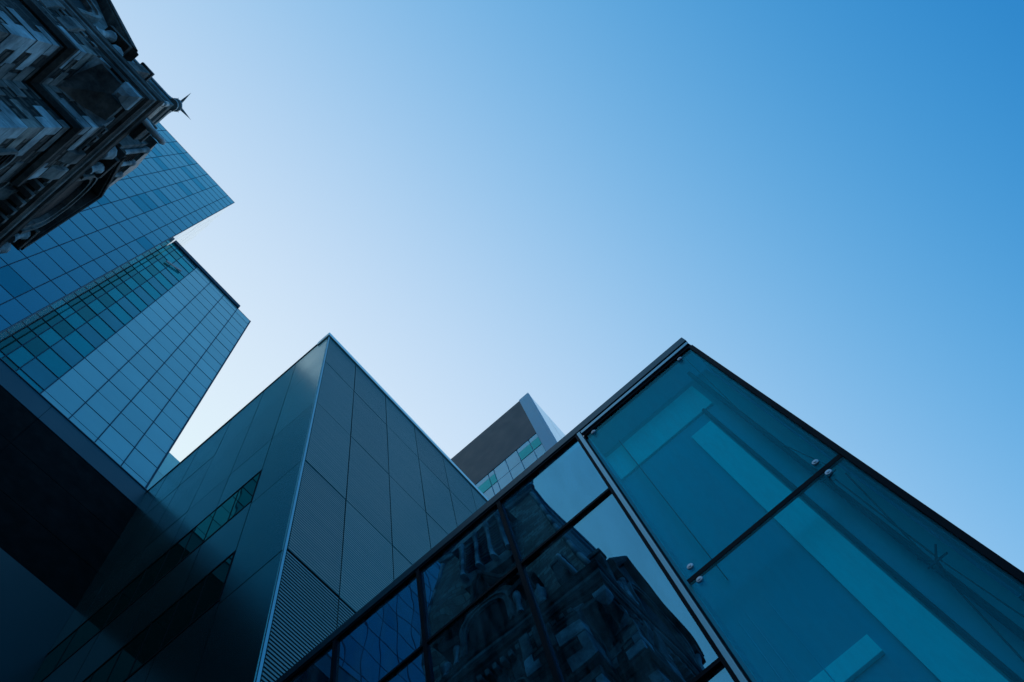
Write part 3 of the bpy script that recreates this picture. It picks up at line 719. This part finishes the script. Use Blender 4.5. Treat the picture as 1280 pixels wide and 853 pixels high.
# pale weathered waterspout sticking out of the cornice
b = MB()
b.loft([[(-4.28 + w * math.cos(2 * PI * i / 8) , y, 23.5 + zc + w * 1.1 * math.sin(2 * PI * i / 8)) for i in range(8)] for y, w, zc in ((-4.0, .11, .0), (-3.6, .11, .05), (-3.42, .085, .03), (-3.3, .10, -.02), (-3.16, .075, -.05), (-3.06, .09, -.02), (-2.98, .05, .0))])
b.build('waterspout', M['pale_stone'], t, smooth=True)
# side aisle running away from the tower
b = MB(); b.box(-13.9, -11.08, -34, -6.0, G, 20.5); b.box(-11.07, -4.4, -34, -14.01, G, 20.5); b.build('nave_wall', M['rubble'], t)
b = MB(); b.prism([(-14.2, -34, 20.5), (-4.0, -34, 20.5), (-9.1, -34, 27)], [(-14.2, -14.02, 20.5), (-4.0, -14.02, 20.5), (-9.1, -14.02, 27)]); b.build('nave_roof', M['slate_roof'], t)

# ------------------------------------------------------------------ light
SUN_AZ = (-0.97, 0.24); SUN_EL = math.radians(20)
w = bpy.data.worlds.new("World"); bpy.context.scene.world = w; w.use_nodes = True
nt = w.node_tree; bg = nt.nodes['Background']
sky = nt.nodes.new('ShaderNodeTexSky'); sky.sky_type = 'NISHITA'; sky.sun_disc = False
sky.sun_elevation = SUN_EL; sky.sun_rotation = math.atan2(SUN_AZ[0], SUN_AZ[1])
sky.altitude = 0; sky.air_density = 1.0; sky.dust_density = 5.0; sky.ozone_density = 3.0
# the clear sky deepens away from the sun (strong in red, slight in blue), as through a polarised lens
FIT = ((-0.91, -2.95, -3.9), (-0.50, -1.168, -1.173), (-0.248, -0.349, -0.729))
tc = nt.nodes.new('ShaderNodeTexCoord')
dot = nt.nodes.new('ShaderNodeVectorMath'); dot.operation = 'DOT_PRODUCT'; dot.inputs[1].default_value = (0.995, -0.0995, 0)
nt.links.new(tc.outputs['Generated'], dot.inputs[0])
cl = nt.nodes.new('ShaderNodeClamp'); cl.inputs['Min'].default_value = -0.42; cl.inputs['Max'].default_value = 0.5
nt.links.new(dot.outputs['Value'], cl.inputs['Value'])
sp = nt.nodes.new('ShaderNodeSeparateColor'); nt.links.new(sky.outputs[0], sp.inputs[0])
cm = nt.nodes.new('ShaderNodeCombineColor')
def mth(op, a, b):
    n = nt.nodes.new('ShaderNodeMath'); n.operation = op
    for i, v in enumerate((a, b)):
        if isinstance(v, (int, float)): n.inputs[i].default_value = v
        else: nt.links.new(v, n.inputs[i])
    return n.outputs[0]
EXPO = 1.5
for i, (a, d_, e_) in enumerate(FIT):
    ex = mth('MULTIPLY', cl.outputs[0], mth('ADD', d_, mth('MULTIPLY', cl.outputs[0], e_)))
    v = mth('MULTIPLY', mth('POWER', sp.outputs[i], 0.2), mth('POWER', math.e, ex))
    nt.links.new(mth('MULTIPLY', v, math.exp(a) / (0.15 * 2 ** EXPO)), cm.inputs[i])
nt.links.new(cm.outputs[0], bg.inputs[0]); bg.inputs[1].default_value = 0.15
sl = bpy.data.lights.new('sun', 'SUN'); sl.energy = 2.0; sl.angle = math.radians(.5); sl.color = (1, .88, .74)
so = bpy.data.objects.new('sun', sl); C.objects.link(so)
sd = Vector((SUN_AZ[0] * math.cos(SUN_EL), SUN_AZ[1] * math.cos(SUN_EL), math.sin(SUN_EL)))
so.rotation_euler = sd.to_track_quat('Z', 'Y').to_euler(); so.location = (-60, 10, 60)

# ------------------------------------------------------------------ camera
cd = bpy.data.cameras.new('camera'); cam = bpy.data.objects.new('camera', cd); C.objects.link(cam)
R = Matrix((RT, -DN, -FW)).transposed()
cam.matrix_world = Matrix.Translation((0, 0, CAMZ)) @ R.to_4x4()
cd.sensor_width = 36; cd.lens = FPX / 1280 * 36; cd.clip_end = 3000; cd.clip_start = .05
sc = bpy.context.scene; sc.camera = cam
sc.view_settings.view_transform = 'Standard'; sc.view_settings.look = 'None'; sc.view_settings.exposure = EXPO; sc.view_settings.gamma = 1
sc.cycles.max_bounces = 8; sc.cycles.transparent_max_bounces = 12; sc.cycles.glossy_bounces = 5
